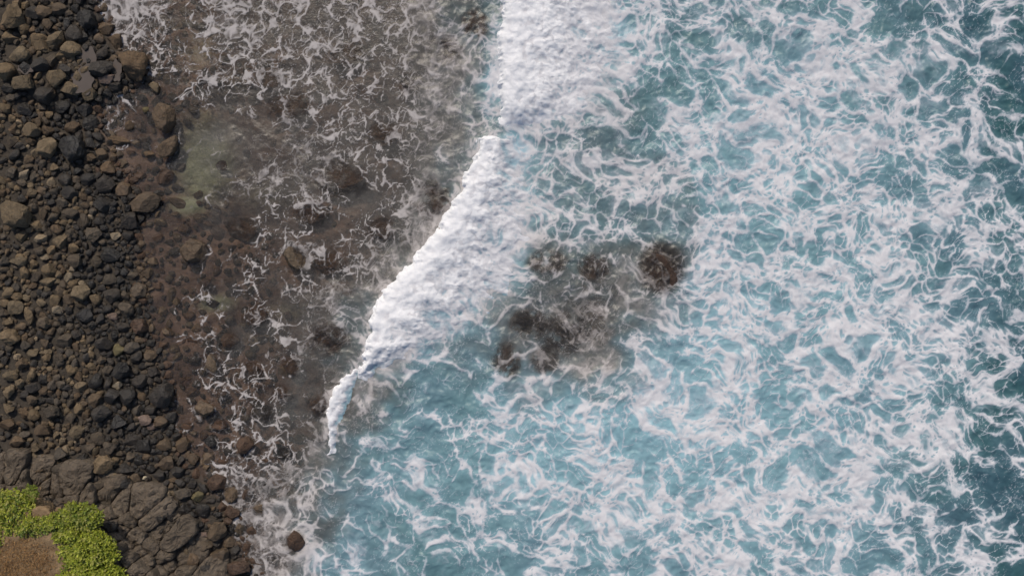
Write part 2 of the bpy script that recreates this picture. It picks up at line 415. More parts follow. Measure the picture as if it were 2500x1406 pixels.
# ------------------------------------------------------------------ ground: beach above the water, reef below it
SHORE = np.array([(-400,200),(-60,225),(0,236),(50,246),(110,285),(160,345),(200,352),(228,300),(245,262),(275,236),(312,238),(335,262),(400,282),(460,322),(500,355),(540,340),
                  (600,332),(660,345),(720,352),(790,356),(850,388),(900,396),(960,410),(1040,408),(1085,440),(1130,470),(1190,520),(1240,560),(1290,575),(1340,580),(1406,612),(1800,700)], float)
LEDGE = [(-400,1090),(-60,1148),(0,1152),(55,1160),(115,1166),(160,1180),(208,1206),(250,1200),(292,1222),(338,1246),(388,1296),(425,1322),(452,1345),(470,1380),(500,1440),(560,1560),(600,1900),(-400,1900)]
LG = np.array(LEDGE, float)
def ledge_in(px, py):
    """metres inside (+) the ledge outline"""
    px = np.asarray(px, float); py = np.asarray(py, float); dmin = np.full(px.shape, 1e9); ins = np.zeros(px.shape, bool)
    for k in range(len(LG)):
        a = LG[k]; b = LG[(k+1) % len(LG)]; e = b-a
        t_ = np.clip(((px-a[0])*e[0]+(py-a[1])*e[1])/(e@e), 0, 1)
        dmin = np.minimum(dmin, np.hypot(px-a[0]-t_*e[0], py-a[1]-t_*e[1]))
        cond = (a[1] > py) != (b[1] > py)
        with np.errstate(divide='ignore', invalid='ignore'):
            xi = (b[0]-a[0])*(py-a[1])/(b[1]-a[1]+1e-12)+a[0]
        ins ^= cond & (px < xi)
    return np.where(ins, dmin, -dmin)*S
def ground_z(X, Y):
    px = X/S+1250; py = 703-Y/S
    s = (px-np.interp(py, SHORE[:, 0], SHORE[:, 1]))*S
    zl = 0.02+0.17*np.clip(-s, 0, 30)**0.85
    zs = -0.03-0.16*np.clip(s, 0, 6)-0.035*np.clip(s-6, 0, 12)-0.35*np.clip(s-14, 0, 14)
    z = np.where(s < 0, zl, zs)
    lump = fbm(X*.45, Y*.45, 4, 211)*0.32+fbm(X*1.4, Y*1.4, 3, 213)*0.10
    w1, w2, _ = worley(X*.42+.3*fbm(X*.8, Y*.8, 2, 221), Y*.42, 217); w3, _, _ = worley(X*1.1, Y*1.1, 219)
    lump = lump+np.where(s > 0, .42*np.clip(1-1.7*w1**2, -.4, 1)+.14*np.clip(1-1.7*w3**2, -.3, 1)-.25, 0)
    z = z+lump*np.clip(np.abs(s)/3.0, 0.12, 1.0)*np.where(s < 0, 0.45, 1.0)
    z = np.maximum(z, -9+8.2*np.exp(-((px-1400)/270)**4-((py-760)/190)**4)+lump)
    z = np.where((s > 0.4), np.minimum(z, -0.06-0.02*s.clip(0, 5)), z)
    L = ledge_in(px, py); zl = 0
    for _ in (0, 1, 2):                      # outline is given as seen from the drone
        zl = 0.0+1.75*sstep(-0.1, 3.2, L); k = (CAM_H-zl)/CAM_H; L = ledge_in(X/S/k+1250, 703-Y/S/k)
    z = np.maximum(z, np.where(L > -0.1, zl, -9))
    return z, s, L
_cx = np.arange(-31, 12, .08); _cy = np.arange(-20, 20, .08)
_CZ = ground_z(*np.meshgrid(_cx, _cy))[0]
def ground_at(x, y):
    i = min(max(int(round((x+31)/.08)), 0), len(_cx)-1); j = min(max(int(round((y+20)/.08)), 0), len(_cy)-1); return float(_CZ[j, i])
def ring(a, b, st, far=260.0):
    c = np.arange(a, b+st*.5, st); o = st*1.6; L = [a]; R = [b]
    while L[-1] > -far:
        L.append(L[-1]-o); R.append(R[-1]+o); o *= 1.5
    return np.concatenate([L[:0:-1], c, R[1:]])
gx = ring(-29, 12, 0.14); gy = ring(-17, 17, 0.14)
GX, GY = np.meshgrid(gx, gy)
GZ, GS, GL = ground_z(np.clip(GX, -40, 40), np.clip(GY, -25, 25))
gpx = GX/S+1250; gpy = 703-GY/S
SAND = [(490,390,85,125,1.0),(455,500,50,30,1.0),(490,300,45,60,.6),(640,470,110,60,.55),(520,740,55,28,.8),(480,120,60,70,.45),(620,820,70,50,.4),(700,760,90,40,.45),(860,380,60,40,.3),(960,620,60,60,.45),(560,200,60,40,.35)]
sand = np.zeros_like(GX)
for (x, y, a, b, am) in SAND:
    sand = np.maximum(sand, am*np.exp(-((gpx-x)/a)**2-((gpy-y)/b)**2))
me = mesh_np('ground', np.stack([GX, GY, GZ], -1).reshape(-1, 3), grid_faces(len(gx), len(gy)), attrs={'sand': sand, 'land': np.clip(0.5-GS*1.6, 0, 1)})
tag(link('ground', me, mat=M_GROUND), 'dark beach floor and brown reef bottom under the stones and water', kind='structure')

# ------------------------------------------------------------------ list of stones (photo px, py, width, height, turn, tone, bury)
TONE = {'m': (0.085, 0.056, 0.044, 0.5), 't': (0.205, 0.163, 0.115, 0.0), 'p': (0.31, 0.255, 0.19, 0.0), 'b': (0.145, 0.110, 0.080, 0.15), 'g': (0.120, 0.103, 0.087, 0.1),
        'd': (0.050, 0.044, 0.040, 0.6), 'k': (0.030, 0.027, 0.025, 0.8), 'r': (0.105, 0.066, 0.046, 0.55), 'w': (0.140, 0.104, 0.072, 0.6), 'o': (0.165, 0.140, 0.075, 0.3), 'i': (0.20, 0.15, 0.13, 0.4), 'W': (0.62, 0.58, 0.46, 0.0)}
TWORD = {'m': 'dark brown wet', 't': 'tan', 'p': 'pale', 'b': 'brown', 'g': 'grey-brown', 'd': 'dark wet', 'k': 'blackish wet', 'r': 'reddish wet', 'w': 'brown wet', 'o': 'olive-brown', 'i': 'pinkish', 'W': 'white'}
# landmark stones: own label, and a short name by which neighbours are described
LAND = [
 (28,42,56,58,10,'t','big tan boulder in the top left corner of the beach','tan corner boulder'),
 (207,48,48,46,0,'k','large blackish boulder beside the white surge at the top','blackish surge-side boulder'),
 (322,160,66,78,10,'b','largest rugged brown boulder at the water edge near the top','rugged water-edge boulder'),
 (246,168,58,42,0,'d','rounded dark boulder just right of the upper tide pool','tide-pool boulder'),
 (52,202,52,40,-8,'t','flat tan boulder with a crack across its top','cracked tan boulder'),
 (115,361,48,52,10,'t','sunlit tan boulder beside a large black boulder','sunlit round boulder'),
 (172,362,66,62,0,'k','large black wet boulder right of the sunlit tan boulder','large black boulder'),
 (396,288,54,76,4,'w','tall brown rock with tan top standing in the shallows','tall shallows rock'),
 (409,357,40,66,-32,'w','slanted pointed brown rock in the shallows with foam below','slanted shallows rock'),
 (30,522,80,62,-25,'t','biggest tan slab boulder at the left edge, shadow beneath','tan left-edge slab'),
 (355,494,78,50,0,'w','broad brown boulder at the water edge level with the slab','broad water-edge boulder'),
 (314,537,40,46,0,'d','blocky dark wet boulder below the broad water-edge boulder','blocky wet boulder'),
 (226,574,38,38,0,'g','pitted round grey-brown boulder amid the pebbles','pitted round boulder'),
 (470,612,62,62,0,'w','brown rock alone in the shallows with foam at its left','lone shallows rock'),
 (117,660,34,34,10,'t','squarish pale tan boulder on top of an oval boulder','squarish tan boulder'),
 (336,709,38,40,0,'w','glistening tan-brown boulder at the water edge, mid beach','glistening edge boulder'),
 (197,716,44,42,0,'t','lumpy tan boulder in the middle of the beach','lumpy tan boulder'),
 (68,771,26,46,12,'t','long upright tan boulder in the left beach','long tan boulder'),
 (23,824,50,42,0,'t','wide tan boulder at the left edge below the long boulder','wide left-edge boulder'),
 (336,797,40,38,0,'r','rusty brown rounded boulder half in the water edge','rusty edge boulder'),
 (321,848,42,27,0,'g','smooth flat oval grey boulder by the water','flat oval boulder'),
 (294,904,44,42,0,'k','large black wet boulder near the water, lower beach','black lower boulder'),
 (388,966,62,60,0,'d','big dark wet boulder with brown top at the water edge','big dark edge boulder'),
 (246,1010,46,42,0,'d','dark rough boulder in the lower middle of the beach','dark rough boulder'),
 (187,1055,37,34,20,'t','smooth tan boulder in the lower beach','smooth tan boulder'),
 (124,1006,42,34,0,'g','grey-brown rounded boulder in the lower left beach','rounded lower-left boulder'),
 (251,1134,56,46,-8,'t','large smooth tan boulder above the ledge with black shadow below','boulder above the ledge'),
 (405,1130,39,35,0,'w','shiny brown boulder in the wet lower beach','shiny brown boulder'),
 (528,1178,46,42,0,'r','reddish boulder at the foam edge, lower shore','reddish foam-edge boulder'),
 (446,1205,44,30,5,'g','smooth grey-brown loaf-shaped boulder in the lower shore','loaf-shaped boulder'),
 (568,1252,38,40,0,'r','dark red boulder ringed by foam in the lower shore','dark red boulder'),
 (530,1296,48,46,0,'b','sunlit brown boulder above the bottom shore rocks','sunlit lower boulder'),
 (414,1250,42,52,0,'d','tall dark boulder at the foot of the ledge','ledge-foot boulder'),
 (358,1163,12,8,20,'W','small white pebble among black stones above the ledge','white pebble'),
 (580,1386,62,38,0,'r','wide brown boulder at the bottom edge beside foam','bottom-edge boulder'),
]
# stones standing in the sea or just under it: (px,py,w,h,turn,tone,top above water m,label)
WET = [
 (377,214,24,30,20,'t',.22,'pale oval stone in the shallows under the rugged boulder'),
 (290,344,58,22,-14,'b',.18,'long thin brown rock lying in the shallows'),
 (364,378,28,20,0,'b',.14,'small flat brown rock in the shallows left of the slanted rock'),
 (404,432,44,38,0,'r',.05,'low brown rock awash below the slanted rock'),
 (340,428,32,22,0,'r',.06,'small brown rock awash beside the dark slab stones'),
 (316,308,22,27,0,'b',.16,'small upright brown rock in the shallow inlet'),
 (355,268,18,16,0,'o',.10,'tiny olive stone awash left of the tall shallows rock'),
 (515,888,26,54,14,'w',.16,'long upright brown rock in the shallows, lower middle'),
 (409,811,34,22,-20,'w',.07,'low brown rock awash beside the rusty boulder'),
 (430,737,18,20,0,'b',.07,'small brown stone awash right of the glistening boulder'),
 (500,998,47,44,0,'w',.42,'round sunlit brown rock in the shallows, right of dark boulder'),
 (597,1089,42,42,0,'r',.45,'round reddish-brown rock standing alone in lower foam'),
 (515,1076,32,32,0,'k',.20,'black stone in foam left of the round reddish rock'),
 (535,1040,38,30,0,'r',.06,'low brown rock awash above the round reddish rock'),
 (481,1159,34,42,0,'r',.22,'dark brown rock at the foam edge left of the reddish boulder'),
 (565,1208,44,44,0,'w',.30,'brown rock in foam below the reddish boulder'),
 (630,1241,32,36,0,'w',.12,'brown rock half covered by foam in the lower surge'),
 (720,1320,46,50,0,'r',.60,'round dark rock standing alone in the bottom surge'),
 (719,634,64,66,0,'w',.30,'largest brown rock standing in the inner reef water'),
 (806,640,86,64,0,'r',-.10,'submerged brown rock right of the largest reef rock'),
 (800,830,92,70,0,'r',-.05,'submerged reddish rock touching the foam of the breaker'),
 (712,893,48,54,0,'r',-.03,'reddish rock just awash left of the small breaker'),
 (1615,656,104,116,8,'m',.24,'big dark brown rock awash amid the outer foam'),
 (1388,812,120,92,35,'d',-.12,'broad submerged dark rock behind the breaking wave'),
 (1236,880,70,80,0,'r',-.35,'submerged dark rock close behind the breaking wave'),
 (1000,205,56,46,0,'d',-.22,'submerged dark rock within the upper foam lace'),
 (705,262,96,64,0,'r',-.14,'submerged brown rock in the upper reef'),
 (540,405,30,26,0,'r',-.06,'small submerged brown rock on the green sandy patch'),
 (835,440,130,90,10,'r',-.20,'broad submerged reef rock in the middle of the reef'),
 (1058,490,86,88,0,'r',-.20,'submerged dark rock in front of the breaking wave'),
 (560,832,46,40,0,'r',-.06,'submerged rust-brown rock above the long upright rock'),
 (612,905,60,44,0,'r',-.10,'submerged brown rock right of the long upright rock'),
 (590,560,80,60,0,'r',-.14,'submerged brown rock right of the lone shallows rock'),
 (640,1010,56,46,0,'d',-.10,'submerged dark rock in the lower reef'),
 (780,990,54,60,0,'r',-.12,'submerged dark rock left of the small breaker'),
 (690,1105,50,36,0,'k',-.06,'submerged black rock in the lower surge'),
 (620,770,66,52,0,'r',-.12,'submerged brown rock in the lower reef centre'),
 (935,330,80,60,0,'r',-.16,'submerged brown rock in the upper middle reef'),
 (1290,790,84,66,20,'d',-.20,'submerged dark rock left of the broad one behind the wave'),
 (1335,640,96,50,12,'d',-.20,'long submerged dark rock right behind the breaking wave'),
 (1450,655,72,58,0,'r',-.18,'submerged rock left of the big dark brown outer rock'),
 (1330,880,60,62,0,'d',-.24,'round submerged rock below the broad one behind the wave'),
 (660,190,80,50,0,'r',-.12,'submerged brown rock under the thickest upper reef foam'),
 (1090,120,70,60,0,'r',-.16,'submerged brown rock at the top in front of the breaker'),
 (1160,60,60,70,0,'r',-.12,'submerged rock touching the upper breaker front at the top'),
 (850,130,90,60,0,'r',-.18,'wide submerged rock in the top middle reef'),
 (760,520,90,60,0,'r',-.14,'submerged brown rock above the largest reef rock'),
 (930,560,70,60,0,'r',-.16,'submerged rock near the breaker front, mid reef'),
 (470,830,40,30,0,'r',-.04,'small submerged brown rock near the rusty boulder'),
 (450,930,36,30,0,'r',-.03,'small submerged brown rock near the big dark boulder'),
 (690,960,50,40,0,'r',-.10,'submerged brown rock below the reddish awash rock'),
]
# other stones placed by eye
MORE = [(25,87,36,34,0,'t'),(10,65,30,22,0,'b'),(43,132,52,42,0,'t'),(95,102,46,42,0,'t'),(134,97,46,42,25,'t'),(172,122,50,46,0,'t'),(246,130,34,34,0,'d'),(254,70,46,32,0,'w'),
 (277,102,38,42,0,'b'),(12,172,42,42,20,'t'),(134,190,50,46,0,'t'),(97,158,46,36,0,'d'),(172,217,46,36,15,'t'),(217,230,37,37,0,'t'),(100,230,52,46,0,'d'),(257,192,44,28,0,'i'),
 (277,210,36,26,0,'d'),(172,311,42,32,0,'b'),(262,409,37,32,0,'b'),(247,378,27,32,0,'b'),(257,452,46,46,0,'d'),(300,462,36,38,0,'w'),(133,409,24,22,0,'t'),(77,317,42,36,0,'t'),
 (180,85,42,52,0,'d'),(105,30,42,36,0,'b'),(145,22,36,32,0,'b'),(77,30,36,36,0,'d'),(123,147,26,36,0,'g'),(144,589,36,42,0,'t'),(281,577,29,22,0,'p'),(311,575,29,26,0,'d'),
 (99,582,32,22,0,'p'),(50,577,28,32,0,'t'),(87,552,28,28,0,'t'),(104,523,21,34,10,'b'),(170,520,42,26,-8,'g'),(204,537,24,42,12,'g'),(43,637,42,26,0,'t'),(115,687,40,27,0,'t'),
 (182,637,34,37,20,'g'),(234,639,31,32,0,'g'),(267,682,37,27,10,'g'),(322,674,28,24,0,'g'),(232,731,30,27,0,'t'),(271,722,44,38,0,'d'),(132,735,28,32,0,'t'),(37,749,38,36,0,'t'),
 (40,724,25,21,0,'t'),(139,757,26,23,0,'p'),(307,757,36,40,0,'g'),(274,771,29,20,-30,'i'),(299,799,37,27,0,'d'),(154,831,42,38,0,'g'),(289,854,29,31,0,'o'),(366,869,32,32,0,'w'),
 (261,904,28,25,0,'g'),(142,874,27,27,0,'g'),(80,864,27,23,0,'t'),(25,918,36,27,0,'t'),(307,1145,44,30,0,'d'),(321,1073,40,30,0,'d'),(147,1107,34,34,0,'g'),(27,1128,30,24,0,'p'),
 (354,1026,35,27,0,'i'),(370,1041,24,19,0,'i'),(393,1030,33,30,0,'w'),(272,968,37,42,0,'d'),(309,966,44,46,0,'k'),(197,944,30,27,20,'t'),(398,1085,42,32,0,'w'),(445,1085,37,40,0,'w'),
 (384,1164,36,30,0,'d'),(481,1213,32,29,0,'o'),(495,1305,27,14,0,'i'),(535,1358,46,42,0,'w'),(470,1281,22,20,0,'b'),(409,1208,17,21,0,'p'),(471,1364,30,30,0,'w'),(72,560,24,18,0,'t'),
 (160,170,30,30,0,'d'),(200,92,30,36,0,'k'),(60,165,36,34,0,'k'),(150,260,42,38,0,'k'),(60,265,40,38,0,'k'),(215,300,44,42,0,'k'),(205,270,40,34,0,'k'),(250,500,44,40,0,'k'),(170,470,40,34,0,'d'),(215,440,40,36,0,'k'),
 (270,625,50,40,0,'k'),(205,770,46,36,0,'k'),(250,840,40,34,0,'d'),(230,930,40,38,0,'k'),(340,930,40,34,0,'d'),(290,1030,44,38,0,'k'),(350,1090,40,36,0,'k'),(200,1120,36,34,0,'k'),(345,1200,44,40,0,'k'),(330,870,34,30,0,'d'),(380,1260,46,44,0,'k'),(450,1245,40,36,0,'k'),(440,1300,44,40,0,'k'),(495,1245,36,36,0,'k'),(500,1390,44,36,0,'d'),(270,1190,40,30,0,'k'),(215,1165,40,30,0,'k'),(300,1180,40,30,0,'k')]

# ------------------------------------------------------------------ stone shapes
def ico(sub):
    bm = bmesh.new(); bmesh.ops.create_icosphere(bm, subdivisions=sub, radius=1.0)
    V = np.array([v.co[:] for v in bm.verts]); Fc = np.array([[v.index for v in f.verts] for f in bm.faces]); bm.free(); return V, Fc
ICO = {k: ico(k) for k in (1, 2, 3, 4)}
def noise3(P, sc, seed):
    a = vnoise(P[:, 0]*sc+seed*3.1, P[:, 1]*sc+P[:, 2]*sc*.37, seed); b = vnoise(P[:, 1]*sc-seed*1.7, P[:, 2]*sc+P[:, 0]*sc*.41, seed+5); c = vnoise(P[:, 2]*sc+seed, P[:, 0]*sc-P[:, 1]*sc*.33, seed+9)
    return (a+b+c)/1.8
def stone(seed, sub, cuts, rough=1.0):
    r = np.random.default_rng(seed); V, Fc = ICO[sub]; V = V.copy()
    V *= (1+0.16*noise3(V, 1.1, seed))[:, None]
    for k in range(cuts):
        n = r.normal(size=3); n[2] *= 0.8; n /= np.linalg.norm(n); off = r.uniform(.50, .84)
        d = V@n-off; V -= n*(np.where(d > 0, d*0.97, 0))[:, None]
    N = V/np.linalg.norm(V, axis=1)[:, None]
    V += N*(rough*(0.05*noise3(V, 2.6, seed+50)+0.028*noise3(V, 6.0, seed+70)))[:, None]
    lo, hi = V.min(0), V.max(0); V = (V-(lo+hi)/2)/((hi-lo)/2)
    return V, Fc
PROTO = [mesh_np('boulder', *stone(100+k, 3, int(7+k % 9)), smooth=False) for k in range(44)]
SMALL = [stone(300+k, 2, 6+k % 7, 0.7) for k in range(24)]
TINY = [stone(400+k, 1, 3+k % 5, 0.5) for k in range(16)]
BIG = [mesh_np('boulder', *stone(500+k, 4, 9+k % 7, 1.5), smooth=False) for k in range(14)]
for m_ in PROTO+BIG: m_.materials.append(M_ROCK)
placed = []                                  # every stone as (px, py, r)
things = []
def tone_of(code, r, j=0.16):
    c = np.array(TONE[code]); k = .70*(1+r.uniform(-j, j)); w = r.uniform(-.04, .04)
    return (c[0]*k*(1.05+w), c[1]*k, c[2]*k*(.92-w), float(np.clip(c[3]+r.uniform(-.1, .1), 0, 1)))
def put(px, py, w, h, turn, code, top=None, zf=None, big=False, seed=None, sit=0.30):
    r = np.random.default_rng(int(px*7+py*13) if seed is None else seed)
    src = BIG if big else PROTO
    me = src[int(r.integers(len(src)))]
    o = link('boulder', me)
    sx, sy = w*S/2, h*S/2
    sz = (zf if zf else r.uniform(.72, .95))*min(sx, sy)
    x, y = at(px, py, 0.4)
    z = (top-sz) if top is not None else ground_at(x, y)+sz*sit
    x, y = at(px, py, z+sz*.3)
    k = (CAM_H-z)/CAM_H
    o.scale = (sx*k, sy*k, sz); o.location = (x, y, z)
    o.rotation_euler = (0, 0, math.radians(turn)+(math.pi if r.random() < .5 else 0))
    o.color = tone_of(code, r)
    placed.append((px, py, (w+h)/4))
    return o
G_BEACH = 'boulders of the stony beach'; G_SEA = 'rocks standing in the sea or just under it'
for (px, py, w, h, tu, c, lab, short) in LAND:
    o = put(px, py, w, h, tu, c, big=w > 34, sit=.5, top={396: .60, 409: .50, 355: .50, 470: .42}.get(px)); o.name = 'white_pebble' if c == 'W' else 'boulder'
    tag(o, lab, 'pebble' if c == 'W' else 'boulder', G_BEACH)
    if c == 'W': o.location.z += .25
for (px, py, w, h, tu, c, top, lab) in WET:
    top = -.06+top*.35 if top < 0 else max(top, .08)
    o = put(px, py, w, h, tu, c, top=top, zf=0.62 if top < 0.08 else None, big=w > 38); o.name = 'sea_rock'
    if w > 70 and top < 0: o.scale.z *= 0.8; o.location.z = top-o.scale.z
    tag(o, lab, 'rock', G_SEA)
many = []
for (px, py, w, h, c, top) in [(545,1128,34,30,'r',.10),(600,1168,36,30,'r',.08),(645,1178,30,26,'d',.04),(505,1118,32,28,'w',.18),(556,1098,28,26,'d',.10),(618,1296,36,34,'r',.12),(602,1338,40,34,'r',.16),
    (655,1312,32,28,'d',.06),(556,1322,38,34,'w',.30),(540,1236,34,32,'r',.26),(602,1206,32,30,'r',.12),(585,1290,34,30,'w',.22),(640,1372,36,30,'r',.08),(512,1222,34,30,'d',.28),(505,1268,34,32,'r',.30),
    (470,1120,32,30,'w',.25),(455,1042,34,28,'r',.08),(440,1000,28,26,'d',.06),(470,960,30,26,'r',.03),(540,960,30,24,'r',.02),(565,1020,28,24,'d',.02),(640,1120,34,26,'r',.02),(410,890,30,26,'r',.14),(425,850,26,22,'w',.06),(395,760,26,24,'w',.10),
    (385,700,28,22,'r',.10),(372,640,28,24,'w',.14),(385,580,30,22,'r',.05),(390,540,32,24,'w',.04),(450,560,30,26,'r',-.02),(300,400,30,24,'w',.10),(320,370,24,20,'r',.06),(275,330,26,22,'w',.08),(300,270,24,20,'r',.02),(340,310,24,22,'r',.02),(345,240,24,20,'d',.08),(310,235,26,22,'d',.14),(500,690,30,24,'r',-.03),(560,690,34,28,'r',-.05),(460,770,30,24,'r',-.02)]:
    o = put(px, py, w, h, 0, c, top=top); o.name = 'sea_rock'; many.append((o, px, py, (w+h)/2, c))
for (px, py, w, h, tu, c) in MORE:
    deep = c == 'k'
    o = put(px, py, w, h, tu, c, sit=0.12 if deep else .36); many.append((o, px, py, (w+h)/2, c))

# ------------------------------------------------------------------ fill of the beach: largest first, each where it finds room
def tone_at(px, py, r):
    """dry and tan inland, dark and wet towards the water"""
    xs = np.interp(py, SHORE[:, 0], SHORE[:, 1]); dw = xs-px+28*float(vnoise(np.array([px*.013]), np.array([py*.013]), 401)[0])
    dark = float(vnoise(np.array([px*.011+4]), np.array([py*.011]), 403)[0])
    low = 0.25*np.clip((py-900)/250, 0, 1)
    u = r.random()
    if dw < -6: return 'r' if u < .5 else 'w'
    if dw < 40: return 'w' if u < .16 else ('d' if u < .5 else ('r' if u < .58 else 'k'))
    if dw < 140+70*dark: return 'd' if u < .38 else ('k' if u < .80 else ('g' if u < .94 else 'b'))
    if dark+low > .28: return 'd' if u < .35 else ('g' if u < .75 else 'b')
    return 't' if u < .38 else ('b' if u < .62 else ('g' if u < .86 else ('p' if u < .91 else 'd')))
CELL = 30.0; hashg = {}
def hadd(px, py, rr): hashg.setdefault((int(px//CELL), int(py//CELL)), []).append((px, py, rr))
for q in placed: hadd(*q)
def room(px, py, rr, f):
    ci, cj = int(px//CELL), int(py//CELL)
    for i in range(ci-2, ci+3):
        for j in range(cj-2, cj+3):
            for (a, b, c) in hashg.get((i, j), ()):
                if (a-px)**2+(b-py)**2 < (f*(rr+c))**2: return False
    return True
fr = np.random.default_rng(21)
fill = []
for (dia, tries, f) in ((31, 400, .90), (26, 1000, .88), (22, 2200, .85), (19, 4600, .82), (16, 8000, .80), (13, 12000, .78), (10, 16000, .76), (7.5, 16000, .74)):
    PX = fr.uniform(-110, 700, tries); PY = fr.uniform(-110, 1520, tries)
    xs = np.interp(PY, SHORE[:, 0], SHORE[:, 1]); L = ledge_in(PX, PY)
    ok = (PX < xs+np.where(PY > 1050, 26, 12)) & (L < -0.10)
    if dia > 23: ok &= (PY < 270) | (PY > 900) | (fr.random(tries) < .25)
    for px, py in zip(PX[ok], PY[ok]):
        rr = dia/2*fr.uniform(.86, 1.14)
        if not room(px, py, rr, f): continue
        hadd(px, py, rr); fill.append((px, py, rr, tone_at(px, py, fr)))
inframe = lambda q: 4 < q[0] < 2496 and 4 < q[1] < 1402
room_for = 318-len(LAND)-len(many)
order = sorted([q for q in fill if inframe(q)], key=lambda q: -q[2])
chosen = order[:room_for]; chs = set(id(q) for q in chosen)
for (px, py, rr, c) in chosen:
    a = fr.uniform(.82, 1.2)
    o = put(px, py, 2*rr*a, 2*rr/a, fr.uniform(0, 180), c, sit=.45); many.append((o, px, py, 2*rr, c))
# labels of the many: tone, size and where it lies from the nearest landmark stone
DIRS = ['right', 'upper right', 'above', 'upper left', 'left', 'lower left', 'below', 'lower right']
ORD = ['nearest', 'second', 'third', 'fourth', 'fifth', 'sixth', 'seventh', 'eighth', 'ninth', 'tenth', 'eleventh', 'twelfth']
bins = {}
for (o, px, py, w, c) in many:
    k = min(range(len(LAND)), key=lambda i: (LAND[i][0]-px)**2+(LAND[i][1]-py)**2)
    dx, dy = px-LAND[k][0], LAND[k][1]-py
    d = int(round(math.degrees(math.atan2(dy, dx))/45)) % 8
    bins.setdefault((k, d), []).append((math.hypot(dx, dy), o, w, c))
for (k, d), L in bins.items():
    L.sort(key=lambda q: q[0]); seen = {}
    for (_, o, w, c) in L:
        size = 'large' if w > 40 else ('medium' if w > 27 else 'small')
        key = (size, c); n = seen.get(key, 0); seen[key] = n+1
        rel = DIRS[d] if DIRS[d] in ('above', 'below') else DIRS[d]+' of'
        tag(o, f"{size} {TWORD[c]} {'rock' if o.name.startswith('sea') else 'stone'}, {ORD[min(n, 11)]} {rel} the {LAND[k][7]}", 'rock' if o.name.startswith('sea') else 'boulder', G_SEA if o.name.startswith('sea') else G_BEACH)
# the remaining stones as one mass
def mass(name, items, label):
    Vs, Fs, Cs = [], [], []; off = 0; r = np.random.default_rng(3)
    for (px, py, rr, c, top) in items:
        lib = SMALL if rr > 6 else TINY; V, Fc = lib[int(r.integers(len(lib)))]
        a = r.uniform(.8, 1.25); s = np.array([rr*S*a, rr*S/a, rr*S*r.uniform(.6, .85)])
        th = r.uniform(0, 6.28); ct, st_ = math.cos(th), math.sin(th)
        W = V*s; W = np.stack([W[:, 0]*ct-W[:, 1]*st_, W[:, 0]*st_+W[:, 1]*ct, W[:, 2]], -1)
        x, y = at(px, py, .3); z = (ground_at(x, y)+s[2]*.45) if top is None else top-s[2]
        Vs.append(W+np.array([x, y, z])); Fs.append(Fc+off); off += len(V)
        Cs.append(np.tile(tone_of(c, r), (len(V), 1)))
    if not Vs: return
    me = mesh_np(name, np.concatenate(Vs), np.concatenate(Fs), smooth=False, colors={'tone': np.concatenate(Cs)})
    return tag(link(name, me, mat=M_ROCKS), label, kind='stuff')
mass('pebbles', [(q[0], q[1], q[2], q[3], None) for q in fill if id(q) not in chs], 'small brown and grey pebbles filling the gaps between the boulders')
# cobbles lying on the bottom of the shallows
sub = []
for k in range(2600):
    py = fr.uniform(-60, 1480); xs = np.interp(py, SHORE[:, 0], SHORE[:, 1]); dpx = 12+abs(fr.normal(0, 150)); px = xs+dpx
    rr = fr.uniform(5, 15)*(1+.5*(fr.random() < .12))
    if any(((px-q[0])/q[2])**2+((py-q[1])/q[3])**2 < .9 for q in SAND[:6]) and fr.random() < .85: continue
    if px > 1150 or not room(px, py, rr, .8): continue
    hadd(px, py, rr); x, y = at(px, py); g = ground_at(x, y)
    sub.append((px, py, rr, ['r', 'd', 'w', 'd', 'g'][int(fr.integers(5))], min(g+rr*S*fr.uniform(.4, .9), -0.02 if dpx > 60 else .05)))
mass('submerged_cobbles', sub, 'brown cobbles on the bottom of the clear shallows')

# ------------------------------------------------------------------ sea
st = 0.043
ux = np.arange(-21, 28.01, st); uy = np.arange(-16.5, 16.51, st)
UX, UY = np.meshgrid(ux, uy)
ringed = [(q[0], q[1], max(q[2], q[3])*.5, 1.0 if q[6] > -.05 else .45) for q in WET if q[2]+q[3] > 82]+[(300, 40, 30, 1.0), (275, 60, 24, 1.0), (322, 165, 36, .8), (528, 1178, 22, 1.), (568, 1252, 20, 1.), (530, 1296, 26, .6)]
f = sea_fields(UX, UY, ux[0], uy[0], st, ringed)
ex = ring(-21, 28, st); ey = ring(-16.5, 16.5, st); ex = ex[ex > -60]
def clampgrid(G):
    ii = np.clip(np.round((ex-ux[0])/st).astype(int), 0, len(ux)-1); jj = np.clip(np.round((ey-uy[0])/st).astype(int), 0, len(uy)-1)
    return G[np.ix_(jj, ii)]
EX, EY = np.meshgrid(ex, ey)
dep = np.clip(-(ground_z(UX[::3, ::3], UY[::3, ::3])[0]), 0, 3)
dep = grid_sample(dep, UX, UY, ux[0], uy[0], st*3)
f['hide'] = np.clip(.05+0.95*(f['murk']-.26)/.52+np.clip(.60*(dep-.65), -.22, .34)*(1-sstep(.45, .7, f['murk'])), .13, 1)
for q in WET:
    wx_, wy_ = UX/S+1250-q[0], 703-UY/S-q[1]; rr_ = (q[2]+q[3])/4*1.05
    m_ = (np.abs(wx_) < rr_*2) & (np.abs(wy_) < rr_*2)
    g_ = np.exp(-((wx_[m_]/(q[2]*.54))**2+(wy_[m_]/(q[3]*.54))**2)**2.5)
    if q[6] < 0: g_ = g_*sstep(-.45, .12, fbm(UX[m_]*1.5+q[0], UY[m_]*1.5, 4, 811))
    f['hide'][m_] = f['hide'][m_]*(1-(.86 if q[0] < 1200 or q[0] > 1500 else .70)*g_); f['foam'][m_] *= 1-(.30 if q[6] < 0 else .60)*g_
    f['milk'][m_] *= 1-.6*g_; f['murk'][m_] *= 1-.25*g_
EZ = clampgrid(f['z'])
